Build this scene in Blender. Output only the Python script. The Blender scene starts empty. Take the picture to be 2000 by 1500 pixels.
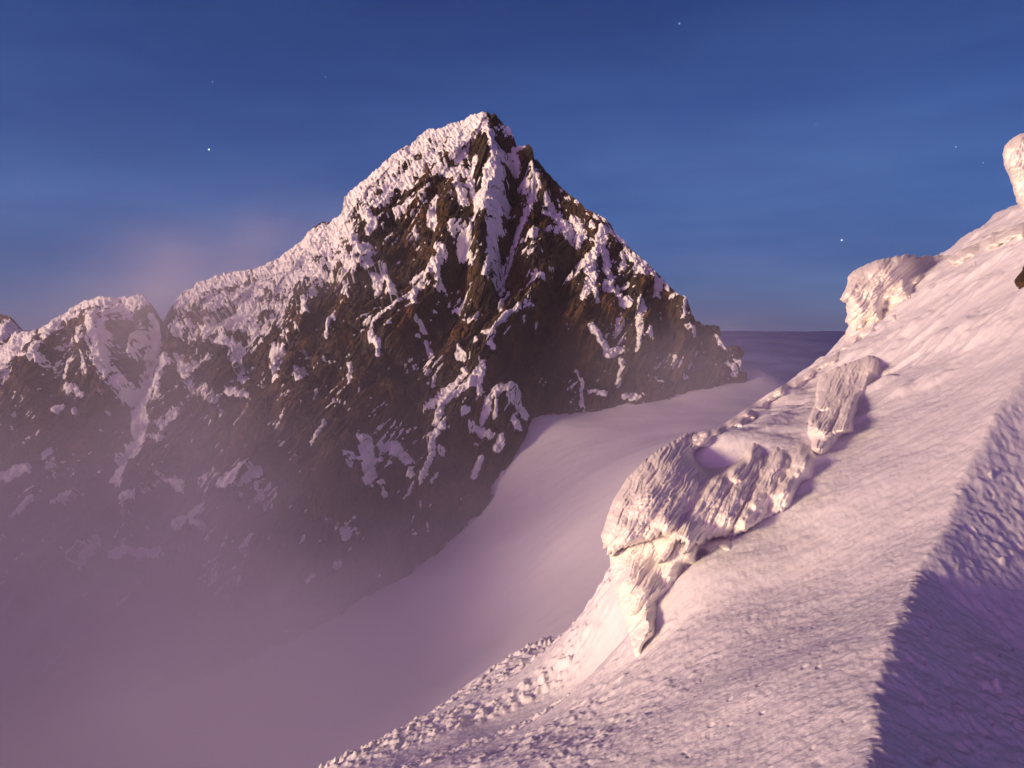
import bpy, math, random
import numpy as np
from mathutils import Vector

rnd = random.Random(7)
SC = bpy.context.scene
COL = SC.collection
F32 = np.float32

# ------------------------------------------------------------------ camera model
PITCH = math.radians(-4.2)
FPX = 1556.0
CP, SP = math.cos(PITCH), math.sin(PITCH)

def P(u, v, Y):
    """world point at depth Y (metres along +Y) seen in the direction (u, v) of the photograph"""
    u = np.asarray(u, float); v = np.asarray(v, float); Y = np.asarray(Y, float)
    a = (u - 1000.0) / FPX; b = (750.0 - v) / FPX
    dy = CP - b * SP; dz = SP + b * CP
    k = Y / dy
    return np.stack([a * k, Y + 0 * a, dz * k], -1)

def project(p):
    x, y, z = p[..., 0], p[..., 1], p[..., 2]
    cz = y * CP + z * SP
    cy = -y * SP + z * CP
    cz = np.where(np.abs(cz) < 1e-6, 1e-6, cz)
    return 1000.0 + FPX * x / cz, 750.0 - FPX * cy / cz

# ------------------------------------------------------------------ noise
_r = np.random.RandomState(11)
PERM = _r.permutation(256).astype(np.int32); PERM = np.concatenate([PERM, PERM, PERM])
_g = _r.normal(size=(256, 3)); G3 = (_g / np.linalg.norm(_g, axis=1)[:, None] * 1.5).astype(F32)
_a = _r.uniform(0, 2 * np.pi, 256); G2 = (np.stack([np.cos(_a), np.sin(_a)], -1) * 1.45).astype(F32)
RV = _r.uniform(-1, 1, (256, 4)).astype(F32)

def _fade(t): return t * t * t * (t * (t * 6 - 15) + 10)

def noise3(x, y, z, seed=0):
    x = np.asarray(x, F32) + seed * 17.31; y = np.asarray(y, F32) + seed * 5.77; z = np.asarray(z, F32) - seed * 9.13
    x, y, z = np.broadcast_arrays(x, y, z)
    xi = np.floor(x).astype(np.int32); yi = np.floor(y).astype(np.int32); zi = np.floor(z).astype(np.int32)
    xf = x - xi; yf = y - yi; zf = z - zi
    ux, uy, uz = _fade(xf), _fade(yf), _fade(zf)
    xi &= 255; yi &= 255; zi &= 255
    out = 0
    for dx in (0, 1):
        wx = ux if dx else 1 - ux
        hx = PERM[(xi + dx)]
        for dy in (0, 1):
            wy = uy if dy else 1 - uy
            hy = PERM[hx + ((yi + dy) & 255)]
            for dz in (0, 1):
                wz = uz if dz else 1 - uz
                g = G3[PERM[hy + ((zi + dz) & 255)]]
                out = out + wx * wy * wz * (g[..., 0] * (xf - dx) + g[..., 1] * (yf - dy) + g[..., 2] * (zf - dz))
    return out

def noise2(x, y, seed=0):
    x = np.asarray(x, F32) + seed * 17.31; y = np.asarray(y, F32) - seed * 9.13
    x, y = np.broadcast_arrays(x, y)
    xi = np.floor(x).astype(np.int32); yi = np.floor(y).astype(np.int32)
    xf = x - xi; yf = y - yi
    ux, uy = _fade(xf), _fade(yf)
    xi &= 255; yi &= 255
    out = 0
    for dx in (0, 1):
        wx = ux if dx else 1 - ux
        hx = PERM[(xi + dx)]
        for dy in (0, 1):
            wy = uy if dy else 1 - uy
            g = G2[PERM[hx + ((yi + dy) & 255)]]
            out = out + wx * wy * (g[..., 0] * (xf - dx) + g[..., 1] * (yf - dy))
    return out

def fbm2(x, y, oct=4, seed=0, gain=0.5, lac=2.03):
    o = 0; a = 1.0; f = 1.0
    for k in range(oct):
        o = o + a * noise2(x * f, y * f, seed + k * 3); a *= gain; f *= lac
    return o

def fbm3(x, y, z, oct=4, seed=0, gain=0.5, lac=2.03):
    o = 0; a = 1.0; f = 1.0
    for k in range(oct):
        o = o + a * noise3(x * f, y * f, z * f, seed + k * 3); a *= gain; f *= lac
    return o

def ridge2(x, y, oct=3, seed=0, gain=0.5):
    o = 0; a = 1.0; f = 1.0
    for k in range(oct):
        o = o + a * (1 - 2.2 * np.abs(noise2(x * f, y * f, seed + k * 3))); a *= gain; f *= 2.03
    return o

def facets(a, b, seed=0, tilt=1.0, jump=0.5):
    """cell field: every cell a tilted plane of its own (returns height, crack distance)"""
    a = np.asarray(a, F32) + seed * 13.7; b = np.asarray(b, F32) + seed * 7.9
    ai = np.floor(a).astype(np.int32); bi = np.floor(b).astype(np.int32)
    d1 = np.full(a.shape, 9e9, F32); d2 = d1.copy(); h = np.zeros(a.shape, F32)
    for da in (-1, 0, 1):
        for db in (-1, 0, 1):
            k = PERM[PERM[(ai + da) & 255] + ((bi + db) & 255)]
            r = RV[k]
            pa = a - (ai + da + 0.5 + 0.45 * r[..., 0]); pb = b - (bi + db + 0.5 + 0.45 * r[..., 1])
            d = pa * pa + pb * pb
            r2 = RV[PERM[k + 31]]
            hh = jump * r2[..., 0] + tilt * (pa * r2[..., 1] + pb * r2[..., 2])
            n = d < d1
            d2 = np.where(n, d1, np.minimum(d2, d))
            h = np.where(n, hh, h); d1 = np.where(n, d, d1)
    return h, np.sqrt(d2) - np.sqrt(d1)

def sstep(a, b, x):
    t = np.clip((x - a) / (b - a), 0, 1); return t * t * (3 - 2 * t)

def tps(pts, vals, lam=0.0):
    pts = np.asarray(pts, float); vals = np.asarray(vals, float); n = len(pts)
    s = np.abs(pts).max(); q = pts / s
    d2 = ((q[:, None] - q[None]) ** 2).sum(-1)
    K = 0.5 * d2 * np.log(d2 + 1e-12) + lam * np.eye(n)
    Pm = np.concatenate([np.ones((n, 1)), q], 1)
    A = np.zeros((n + 3, n + 3)); A[:n, :n] = K; A[:n, n:] = Pm; A[n:, :n] = Pm.T
    w = np.linalg.solve(A, np.concatenate([vals, np.zeros(3)]))
    def f(x, y):
        x = np.asarray(x, float) / s; y = np.asarray(y, float) / s
        o = w[n] + w[n + 1] * x + w[n + 2] * y
        for i in range(n):
            dd = (x - q[i, 0]) ** 2 + (y - q[i, 1]) ** 2
            o = o + w[i] * 0.5 * dd * np.log(dd + 1e-12)
        return o
    return f

# ------------------------------------------------------------------ object helpers
def mesh_obj(name, verts, quads, mat, parent=None, smooth=True):
    verts = np.ascontiguousarray(verts, dtype=F32).reshape(-1, 3)
    quads = np.ascontiguousarray(quads, dtype=np.int32).reshape(-1, 4)
    used = np.zeros(len(verts), bool); used[quads.ravel()] = True
    if not used.all():
        idx = np.cumsum(used) - 1; verts = verts[used]; quads = idx[quads].astype(np.int32)
    me = bpy.data.meshes.new(name)
    me.vertices.add(len(verts)); me.vertices.foreach_set('co', verts.ravel())
    n = len(quads)
    me.loops.add(n * 4); me.loops.foreach_set('vertex_index', quads.ravel())
    me.polygons.add(n); me.polygons.foreach_set('loop_start', np.arange(0, n * 4, 4, dtype=np.int32))
    me.update(calc_edges=True)
    me.polygons.foreach_set('use_smooth', np.full(n, smooth))
    me.validate()
    o = bpy.data.objects.new(name, me); COL.objects.link(o)
    if mat: me.materials.append(mat)
    if parent: o.parent = parent
    return o

def grid_quads(nr, nc, off=0, flip=False, closed=False):
    i = np.arange(nr - 1)[:, None]
    m = nc if closed else nc - 1
    j = np.arange(m)[None]
    j2 = (j + 1) % nc
    a = i * nc + j; b = i * nc + j2; c = (i + 1) * nc + j2; d = (i + 1) * nc + j
    q = np.stack([a, b, c, d], -1).reshape(-1, 4) + off
    return q[:, ::-1] if flip else q

def tag(o, label, cat, kind=None, group=None):
    o['label'] = label; o['category'] = cat
    if kind: o['kind'] = kind
    if group: o['group'] = group
    return o

def empty(name, loc):
    o = bpy.data.objects.new(name, None); COL.objects.link(o); o.location = loc; return o

def reparent(o, p):
    """hang a mesh built in world coordinates under an Empty"""
    o.data.transform(__import__('mathutils').Matrix.Translation(-Vector(p.location)))
    o.parent = p

# ------------------------------------------------------------------ materials
def new_mat(name):
    m = bpy.data.materials.new(name); m.use_nodes = True
    nt = m.node_tree; nt.nodes.clear()
    out = nt.nodes.new('ShaderNodeOutputMaterial')
    return m, nt, out

def N(nt, t, **kw):
    n = nt.nodes.new(t)
    for k, v in kw.items(): setattr(n, k, v)
    return n

def noise_node(nt, vec, scale, detail=4, rough=0.55):
    n = N(nt, 'ShaderNodeTexNoise'); n.inputs['Scale'].default_value = scale
    n.inputs['Detail'].default_value = detail; n.inputs['Roughness'].default_value = rough
    nt.links.new(vec, n.inputs['Vector']); return n

def ramp(nt, fac, stops):
    r = N(nt, 'ShaderNodeValToRGB'); e = r.color_ramp.elements
    e[0].position, e[0].color = stops[0][0], (*stops[0][1], 1)
    e[1].position, e[1].color = stops[-1][0], (*stops[-1][1], 1)
    for p_, c in stops[1:-1]:
        x = e.new(p_); x.color = (*c, 1)
    nt.links.new(fac, r.inputs['Fac']); return r

def snow_mat(name, c1, c2, scale, bump_scale, bump, rough=0.7, stretch=(1, 1, 1), rot=(0, 0, 0)):
    m, nt, out = new_mat(name)
    b = N(nt, 'ShaderNodeBsdfPrincipled'); b.inputs['Roughness'].default_value = rough
    b.inputs['Specular IOR Level'].default_value = 0.15
    tc = N(nt, 'ShaderNodeTexCoord')
    mp = N(nt, 'ShaderNodeMapping'); mp.inputs['Scale'].default_value = stretch; mp.inputs['Rotation'].default_value = rot
    nt.links.new(tc.outputs['Object'], mp.inputs['Vector'])
    n = noise_node(nt, mp.outputs[0], scale, 5)
    r = ramp(nt, n.outputs['Fac'], [(0.3, c1), (0.7, c2)])
    nt.links.new(r.outputs[0], b.inputs['Base Color'])
    n2 = noise_node(nt, mp.outputs[0], bump_scale, 6, 0.65)
    bp = N(nt, 'ShaderNodeBump'); bp.inputs['Strength'].default_value = 1.0; bp.inputs['Distance'].default_value = bump
    nt.links.new(n2.outputs['Fac'], bp.inputs['Height']); nt.links.new(bp.outputs[0], b.inputs['Normal'])
    nt.links.new(b.outputs[0], out.inputs['Surface'])
    return m

def rock_mat(name, scale=1.0, bump=0.5, tint=1.0):
    m, nt, out = new_mat(name)
    b = N(nt, 'ShaderNodeBsdfPrincipled'); b.inputs['Roughness'].default_value = 0.85
    b.inputs['Specular IOR Level'].default_value = 0.2
    tc = N(nt, 'ShaderNodeTexCoord')
    mp = N(nt, 'ShaderNodeMapping'); mp.inputs['Rotation'].default_value = (0, math.radians(-38), 0); mp.inputs['Scale'].default_value = (1.0, 1.0, 0.35)
    nt.links.new(tc.outputs['Object'], mp.inputs['Vector'])
    n1 = noise_node(nt, mp.outputs[0], 0.09 * scale, 6, 0.62)
    t = tint
    r1 = ramp(nt, n1.outputs['Fac'], [(0.30, (0.040 * t, 0.032 * t, 0.028 * t)), (0.48, (0.085 * t, 0.062 * t, 0.044 * t)),
                                      (0.57, (0.125 * t, 0.080 * t, 0.044 * t)), (0.67, (0.25 * t, 0.135 * t, 0.058 * t))])
    n2 = noise_node(nt, mp.outputs[0], 0.8 * scale, 6, 0.7)
    r2 = ramp(nt, n2.outputs['Fac'], [(0.32, (0.45, 0.44, 0.44)), (0.66, (1.25, 1.2, 1.15))])
    mx = N(nt, 'ShaderNodeMix', data_type='RGBA', blend_type='MULTIPLY'); mx.inputs[0].default_value = 1.0
    nt.links.new(r1.outputs[0], mx.inputs[6]); nt.links.new(r2.outputs[0], mx.inputs[7])
    nt.links.new(mx.outputs[2], b.inputs['Base Color'])
    n3 = noise_node(nt, mp.outputs[0], 0.55 * scale, 8, 0.7)
    bp = N(nt, 'ShaderNodeBump'); bp.inputs['Strength'].default_value = 1.0; bp.inputs['Distance'].default_value = bump
    nt.links.new(n3.outputs['Fac'], bp.inputs['Height']); nt.links.new(bp.outputs[0], b.inputs['Normal'])
    nt.links.new(b.outputs[0], out.inputs['Surface'])
    return m

M_ROCK = rock_mat('weathered_rock', 1.0, 0.7, 0.70)
M_BOULDER = rock_mat('boulder_rock', 3.0, 0.15, 0.66)
M_DARK = rock_mat('bare_dark_rock', 12.0, 0.03, 0.7)
M_PEAKSNOW = snow_mat('rime_snow', (0.80, 0.80, 0.83), (0.87, 0.87, 0.89), 0.2, 0.9, 0.5)
M_FIELD = snow_mat('glacier_snow', (0.72, 0.73, 0.79), (0.82, 0.82, 0.86), 0.03, 0.35, 0.12)
M_SLOPE = snow_mat('wind_packed_snow', (0.78, 0.78, 0.82), (0.87, 0.87, 0.89), 1.2, 34.0, 0.010, stretch=(0.6, 1.3, 1), rot=(0, 0, 0.37))
M_RIME = snow_mat('rime_ice', (0.86, 0.83, 0.79), (0.92, 0.89, 0.84), 2.0, 26.0, 0.012)  # cream tint puts the warmth of the low sun into the base colour

# ------------------------------------------------------------------ strokes (where snow lies on the rock)
HW, HH = 1000, 750        # half resolution raster of the photograph's frame
def raster(strokes, soft=0.45):
    S = np.zeros((HH, HW), F32)
    for pts, r, s in strokes:
        pts = [(p[0] / 2.0, p[1] / 2.0) for p in pts]
        if len(pts) == 1: pts = pts * 2
        rr = r / 2.0
        for (x0, y0), (x1, y1) in zip(pts[:-1], pts[1:]):
            R = rr * 1.9 + 1
            xa, xb = int(max(0, min(x0, x1) - R)), int(min(HW - 1, max(x0, x1) + R) + 1)
            ya, yb = int(max(0, min(y0, y1) - R)), int(min(HH - 1, max(y0, y1) + R) + 1)
            if xa >= xb or ya >= yb: continue
            X, Y = np.meshgrid(np.arange(xa, xb), np.arange(ya, yb))
            dx, dy = x1 - x0, y1 - y0; L = dx * dx + dy * dy + 1e-6
            t = np.clip(((X - x0) * dx + (Y - y0) * dy) / L, 0, 1)
            d = np.hypot(X - x0 - t * dx, Y - y0 - t * dy)
            f = s * np.clip(1.5 - d / rr, 0, 1.25) * 0.8   # s at the core, 0.4 s on the rim
            S[ya:yb, xa:xb] = np.maximum(S[ya:yb, xa:xb], f)
    return S

def sample(S, u, v):
    x = np.clip(u / 2.0, 0, HW - 1.001); y = np.clip(v / 2.0, 0, HH - 1.001)
    i = x.astype(np.int32); j = y.astype(np.int32); fx = x - i; fy = y - j
    return (S[j, i] * (1 - fx) + S[j, i + 1] * fx) * (1 - fy) + (S[j + 1, i] * (1 - fx) + S[j + 1, i + 1] * fx) * fy

SNOW = [
 # crest of the left-hand skyline up to the summit
 ([(690,388),(740,338),(800,292),(850,262),(930,236)],26,.72), ([(720,385),(790,345),(850,305),(900,270)],24,.60),
 ([(780,345),(845,302)],4,1), ([(900,262),(938,234)],18,.95), ([(900,300),(915,262)],15,.9), ([(885,300),(900,285)],18,1),
 ([(950,258),(960,280),(965,310)],11,.9), ([(1000,290),(1022,286)],6,1.1), ([(972,322),(1000,310)],13,1.1),
 ([(965,350),(960,385),(940,410)],19,1.1), ([(985,385),(975,420)],11,1), ([(950,430),(970,445)],13,1.1),
 ([(960,450),(962,490),(965,520),(955,560)],11,1.1), ([(940,410),(925,440),(912,470),(905,495)],10,1.1), ([(915,500),(922,530)],3,1.1),
 ([(862,337),(880,340),(908,342)],10,1), ([(920,360),(925,390)],7,1), ([(858,320),(848,345)],6,1), ([(895,365),(900,390),(905,412)],11,1),
 ([(925,318),(918,350),(912,375)],6,1), ([(850,398),(845,420),(843,442)],8,1), ([(775,412),(800,395),(838,368)],5,1.1), ([(738,405),(752,392)],8,1),
 ([(770,360),(798,360)],10,.85), ([(728,406),(762,378)],3,1.1), ([(715,425),(728,440),(722,452)],10,1), ([(692,475),(693,490)],8,.9),
 ([(702,495),(725,490),(723,505)],9,1), ([(695,525),(720,520),(735,535),(737,562)],8,1), ([(745,520),(755,545),(766,572)],8,1), ([(695,530),(691,547)],5,1),
 ([(675,505),(680,530)],8,.8), ([(855,495),(866,510)],8,1), ([(883,455),(888,475)],5,.95), ([(858,522),(835,540),(818,555),(803,577)],9,1.05), ([(855,530),(858,567)],6,1),
 ([(1045,375),(1030,410),(1015,445),(1000,480),(985,510),(976,545)],11,.78), ([(1020,355),(1027,375)],7,1), ([(1040,335),(1045,352)],6,.95), ([(1042,465),(1040,480)],7,1),
 ([(672,392),(680,412)],9,1.1), ([(590,470),(640,448),(676,424)],16,1.05), ([(560,500),(600,490),(640,480),(680,450)],22,.68), ([(560,540),(620,530),(670,500)],30,.60),
 ([(500,520),(560,490),(600,460)],14,1),
 # right-hand side of the pyramid
 ([(1070,402),(1090,420)],9,1), ([(1095,430),(1110,450),(1105,472)],11,1.05), ([(1120,430),(1135,455),(1128,482)],8,1.05), ([(1060,425),(1075,425)],6,1),
 ([(1153,443),(1157,452)],5,1), ([(1178,460),(1172,490),(1160,505),(1140,520),(1112,545)],11,1.1), ([(1160,505),(1145,535),(1155,560),(1142,590)],10,1.1),
 ([(1182,500),(1192,545),(1186,570),(1205,583),(1222,596)],9,1.1), ([(1210,568),(1222,563)],6,1), ([(1157,585),(1165,600)],5,1), ([(1215,495),(1215,527)],6,.95),
 ([(1232,500),(1245,515),(1255,537)],8,1.05), ([(1275,540),(1288,548),(1283,574)],7,1.1), ([(1250,600),(1247,640),(1246,660)],7,1.1), ([(1246,660),(1243,692)],4.5,1.1),
 ([(1153,648),(1170,670),(1190,693)],7,1.05), ([(1190,693),(1208,680)],6,1.05), ([(1212,700),(1213,720),(1205,752)],6,1.05), ([(1128,720),(1136,740),(1137,792)],5,1.05),
 ([(1331,595),(1333,635)],3.5,1), ([(1335,648),(1352,663)],7,.95), ([(1425,720),(1437,732)],9,.9), ([(957,700),(962,672),(985,645),(1010,627)],6,1.1), ([(1045,555),(1058,560)],8,1.1),
 ([(1032,572),(1045,555)],4,1.05), ([(990,565),(975,612)],4,1), ([(1155,765),(1182,770)],6,.8), ([(1220,772),(1247,776)],7,.8), ([(1282,740),(1288,757)],5,.9), ([(1340,740)],6,.9),
 ([(1190,445),(1230,490),(1270,530),(1300,560)],7,.62), ([(1100,375),(1150,415),(1185,440)],7,.45), ([(1400,660),(1425,690),(1445,720)],8,.7), ([(1268,655),(1262,670)],6,.85),
 # middle of the face
 ([(810,550),(825,560)],10,1.05), ([(808,575),(812,602)],6,1.05), ([(855,555),(858,567)],6,1), ([(798,575),(770,600),(745,620),(730,642)],8,.92), ([(727,660),(737,675),(740,692)],6,1.1),
 ([(730,640),(727,660)],4,1), ([(822,625),(825,642)],4,1), ([(835,660),(840,680)],6,1.1), ([(817,652)],3,1.1), ([(920,630),(930,622)],6,1), ([(928,672),(932,682)],7,1), ([(945,655),(952,672)],6,1),
 ([(955,700),(962,706)],5,1), ([(897,690),(903,698)],7,1.05), ([(905,725),(912,737)],6,1.05), ([(845,735),(842,750)],5,1.05),
 ([(835,795),(865,770),(900,745)],9,1), ([(860,790),(890,775),(930,762),(945,735)],9,1.05), ([(860,800),(852,827)],7,1), ([(862,838),(848,865),(842,890)],9,1.05), ([(842,890),(838,905),(825,942)],5.5,1.1),
 ([(868,850)],7,1.05), ([(862,885)],6,1), ([(935,775),(937,787)],4,1), ([(955,790),(945,827)],7,.95), ([(913,815),(908,822)],5,1), ([(968,808),(967,822)],5,1),
 ([(970,782),(995,775),(1005,795),(1022,818)],11,1), ([(1000,835),(1012,847)],8,.8), ([(925,840),(945,850),(958,857)],6,1.05), ([(975,862),(976,878)],7,1.05), ([(940,895),(925,927)],6,.95), ([(985,925),(983,940)],9,.85),
 ([(715,865),(722,895),(720,932)],12,1.1), ([(680,900),(740,893)],6,1.05), ([(690,915)],5,1.05), ([(767,870),(785,885),(798,895)],9,1.1), ([(803,918),(800,932)],7,1.05), ([(727,955)],6,1), ([(747,962)],6,.95), ([(740,948),(752,946)],4,.95),
 ([(637,828),(608,855)],3.5,1), ([(683,708),(685,747)],4.5,1.05), ([(586,725),(587,742)],7,.95), ([(598,600),(598,622)],7,1), ([(612,572),(612,590)],7,1), ([(650,620),(635,652)],6,.75), ([(675,560),(680,575)],5,.8), ([(580,640),(585,650)],4,.8),
 # left-hand shoulder, rimed all over
 ([(350,592),(400,560),(470,540),(540,520),(600,495)],24,.74), ([(400,600),(450,590),(520,560),(560,545)],30,.66), ([(455,630),(490,640),(480,600)],22,.95), ([(430,665),(470,690)],15,.72),
 ([(462,690),(470,735)],12,.75), ([(535,680),(540,742)],8,.75), ([(598,605),(600,622)],7,1), ([(585,725),(585,742)],5,1), ([(345,690),(355,720),(375,752)],10,.78), ([(450,765),(475,770)],10,.82), ([(370,720),(410,705)],7,.8),
 ([(350,640),(420,640)],22,.52), ([(500,600),(560,600)],22,.55), ([(560,650),(540,700)],12,.5), ([(395,760),(430,800)],18,.45),
 # the gully under the col
 ([(306,620),(297,680),(280,730),(268,780),(255,850),(215,925)],13,1.15), ([(318,700),(300,772)],13,.95), ([(275,850),(262,880)],9,.95), ([(340,800),(300,850)],12,.5),
 # faint patches lower in the mist
 ([(500,920),(470,945),(445,958)],11,1.15), ([(10,932),(50,915)],9,1.1), ([(312,855)],8,1), ([(400,1000),(345,1025)],9,1.1), ([(375,1012),(398,1035)],6,1.0), ([(345,940),(352,955)],8,.9), ([(320,935),(335,945)],6,.9), ([(255,970)],16,.9),
 ([(220,1080),(315,1082)],10,1.05), ([(180,1060),(150,1090)],14,.8), ([(490,1045),(470,1065)],7,.9), ([(610,1125),(605,1140)],6,.8), ([(660,1095),(655,1105)],5,.8), ([(640,1010)],5,.7), ([(120,900)],4,.9), ([(130,965),(100,975)],8,.7),
 # left-hand tower
 ([(150,602),(190,583),(240,582),(280,586)],9,.95), ([(90,642),(115,622),(142,606)],10,.95), ([(195,590),(210,592)],14,.9), ([(160,650),(166,672)],10,1), ([(185,625),(200,665),(200,700),(220,735),(255,768)],17,.92), ([(215,612),(238,600)],14,.8),
 ([(85,680),(80,710),(95,717)],9,1), ([(50,700),(60,708)],8,1), ([(10,690),(40,668),(60,655)],17,.95), ([(0,730),(20,700)],17,.9), ([(135,705),(131,737)],6,1.05), ([(160,770),(138,764)],13,.85), ([(113,805),(126,795)],6,1.05), ([(148,808)],6,1), ([(255,690)],14,.7),
 ([(0,660),(20,640)],12,.8), ([(170,700),(180,740)],12,.6), ([(110,640),(95,660)],9,.8),
]
S_SNOW = raster(SNOW)

RIBS = [  # ribs stand out of the face, gullies cut into it
 ([(945,228),(960,330),(955,400),(940,480),(950,570)],26,1), ([(900,400),(850,545),(740,650)],26,.7), ([(1050,470),(1050,520)],46,1.0),
 ([(1060,590),(1000,640),(960,700),(930,765),(870,850),(830,940)],30,1.1), ([(980,780),(1000,860)],36,.9), ([(1180,455),(1150,540),(1150,660)],40,.6),
 ([(1250,560),(1250,690)],26,.5), ([(1330,590),(1340,740)],26,.5), ([(720,380),(690,520)],30,.5), ([(620,600),(560,800)],30,.5), ([(1040,300),(1060,380)],16,.8),
 ([(700,860),(640,980)],26,.6), ([(450,650),(430,800)],26,.5), ([(500,900),(380,1050)],26,.7), ([(200,600),(190,720)],30,.7), ([(90,650),(60,760)],24,.5),
]
GULLY = [
 ([(1005,260),(1010,330),(1000,420),(985,520),(975,560)],15,1.1), ([(1110,520),(1085,580),(1060,640),(1010,740)],20,1.2), ([(790,470),(790,540)],50,.6), ([(900,520),(860,640),(800,720)],26,.6),
 ([(1180,470),(1190,540)],16,.3), ([(1300,600),(1300,740)],16,.6), ([(1090,720),(1200,740)],20,.5), ([(640,560),(600,720)],20,.6), ([(240,620),(230,690)],18,.9), ([(130,640),(110,760)],18,.6),
 ([(306,630),(280,730),(255,850),(200,960)],22,1.0), ([(380,620),(350,700)],20,.5), ([(880,880),(800,1000)],24,.7), ([(600,880),(520,1000)],26,.7),
]
S_RIB = raster(RIBS); S_GUL = raster(GULLY)

# ------------------------------------------------------------------ snow basin (control points)
FIELD_PTS = [(1450,748,398),(1300,778,384),(1150,803,374),(1040,818,366),(1015,860,352),(985,930,336),(925,1020,318),(880,1062,308),(790,1124,292),(680,1190,272),(560,1262,254),
 (1400,835,262),(1250,900,238),(1180,1000,214),(1000,1130,222),(1100,1150,190),(900,1280,206),(700,1400,190),(500,1400,214),(300,1450,215),(0,1500,225),(1300,850,300),(1150,880,310),(1480,722,412),(1515,742,405)]
FW = P(*np.array(FIELD_PTS, float).T)
FXTRA = [(-260,420,-150),(-300,300,-190),(-200,500,-120),(0,480,-40),(120,470,-45),(170,460,-60),(160,400,-42),(165,300,-40),(120,200,-36),(0,110,-80),(-100,110,-130),(-300,120,-200),(70,110,-45),(200,120,-30),(250,420,-110),(-420,500,-230),(-420,200,-240)]
FA = np.concatenate([FW, np.array(FXTRA, float)])
field_f = tps(FA[:, :2], FA[:, 2], 1e-4)

def field_z(x, y):
    z = field_f(x, y)
    z = z + 0.9 * fbm2(x / 42, y / 42, 2, 21) + 0.10 * fbm2(x / 7, y / 5, 3, 23)
    return z

nx, ny = 460, 420
X, Y = np.meshgrid(np.linspace(-420, 260, nx), np.linspace(95, 520, ny))
fld = mesh_obj('snow_field', np.stack([X, Y, field_z(X, Y)], -1), grid_quads(ny, nx), M_FIELD)
tag(fld, 'smooth lavender snow basin sloping away under the foot of the dark rock peak', 'snow field', 'structure')

# ------------------------------------------------------------------ mountains
ANG = math.radians(52)
def strata(x, z):
    return x * math.cos(ANG) + z * math.sin(ANG), -x * math.sin(ANG) + z * math.cos(ANG)

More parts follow.
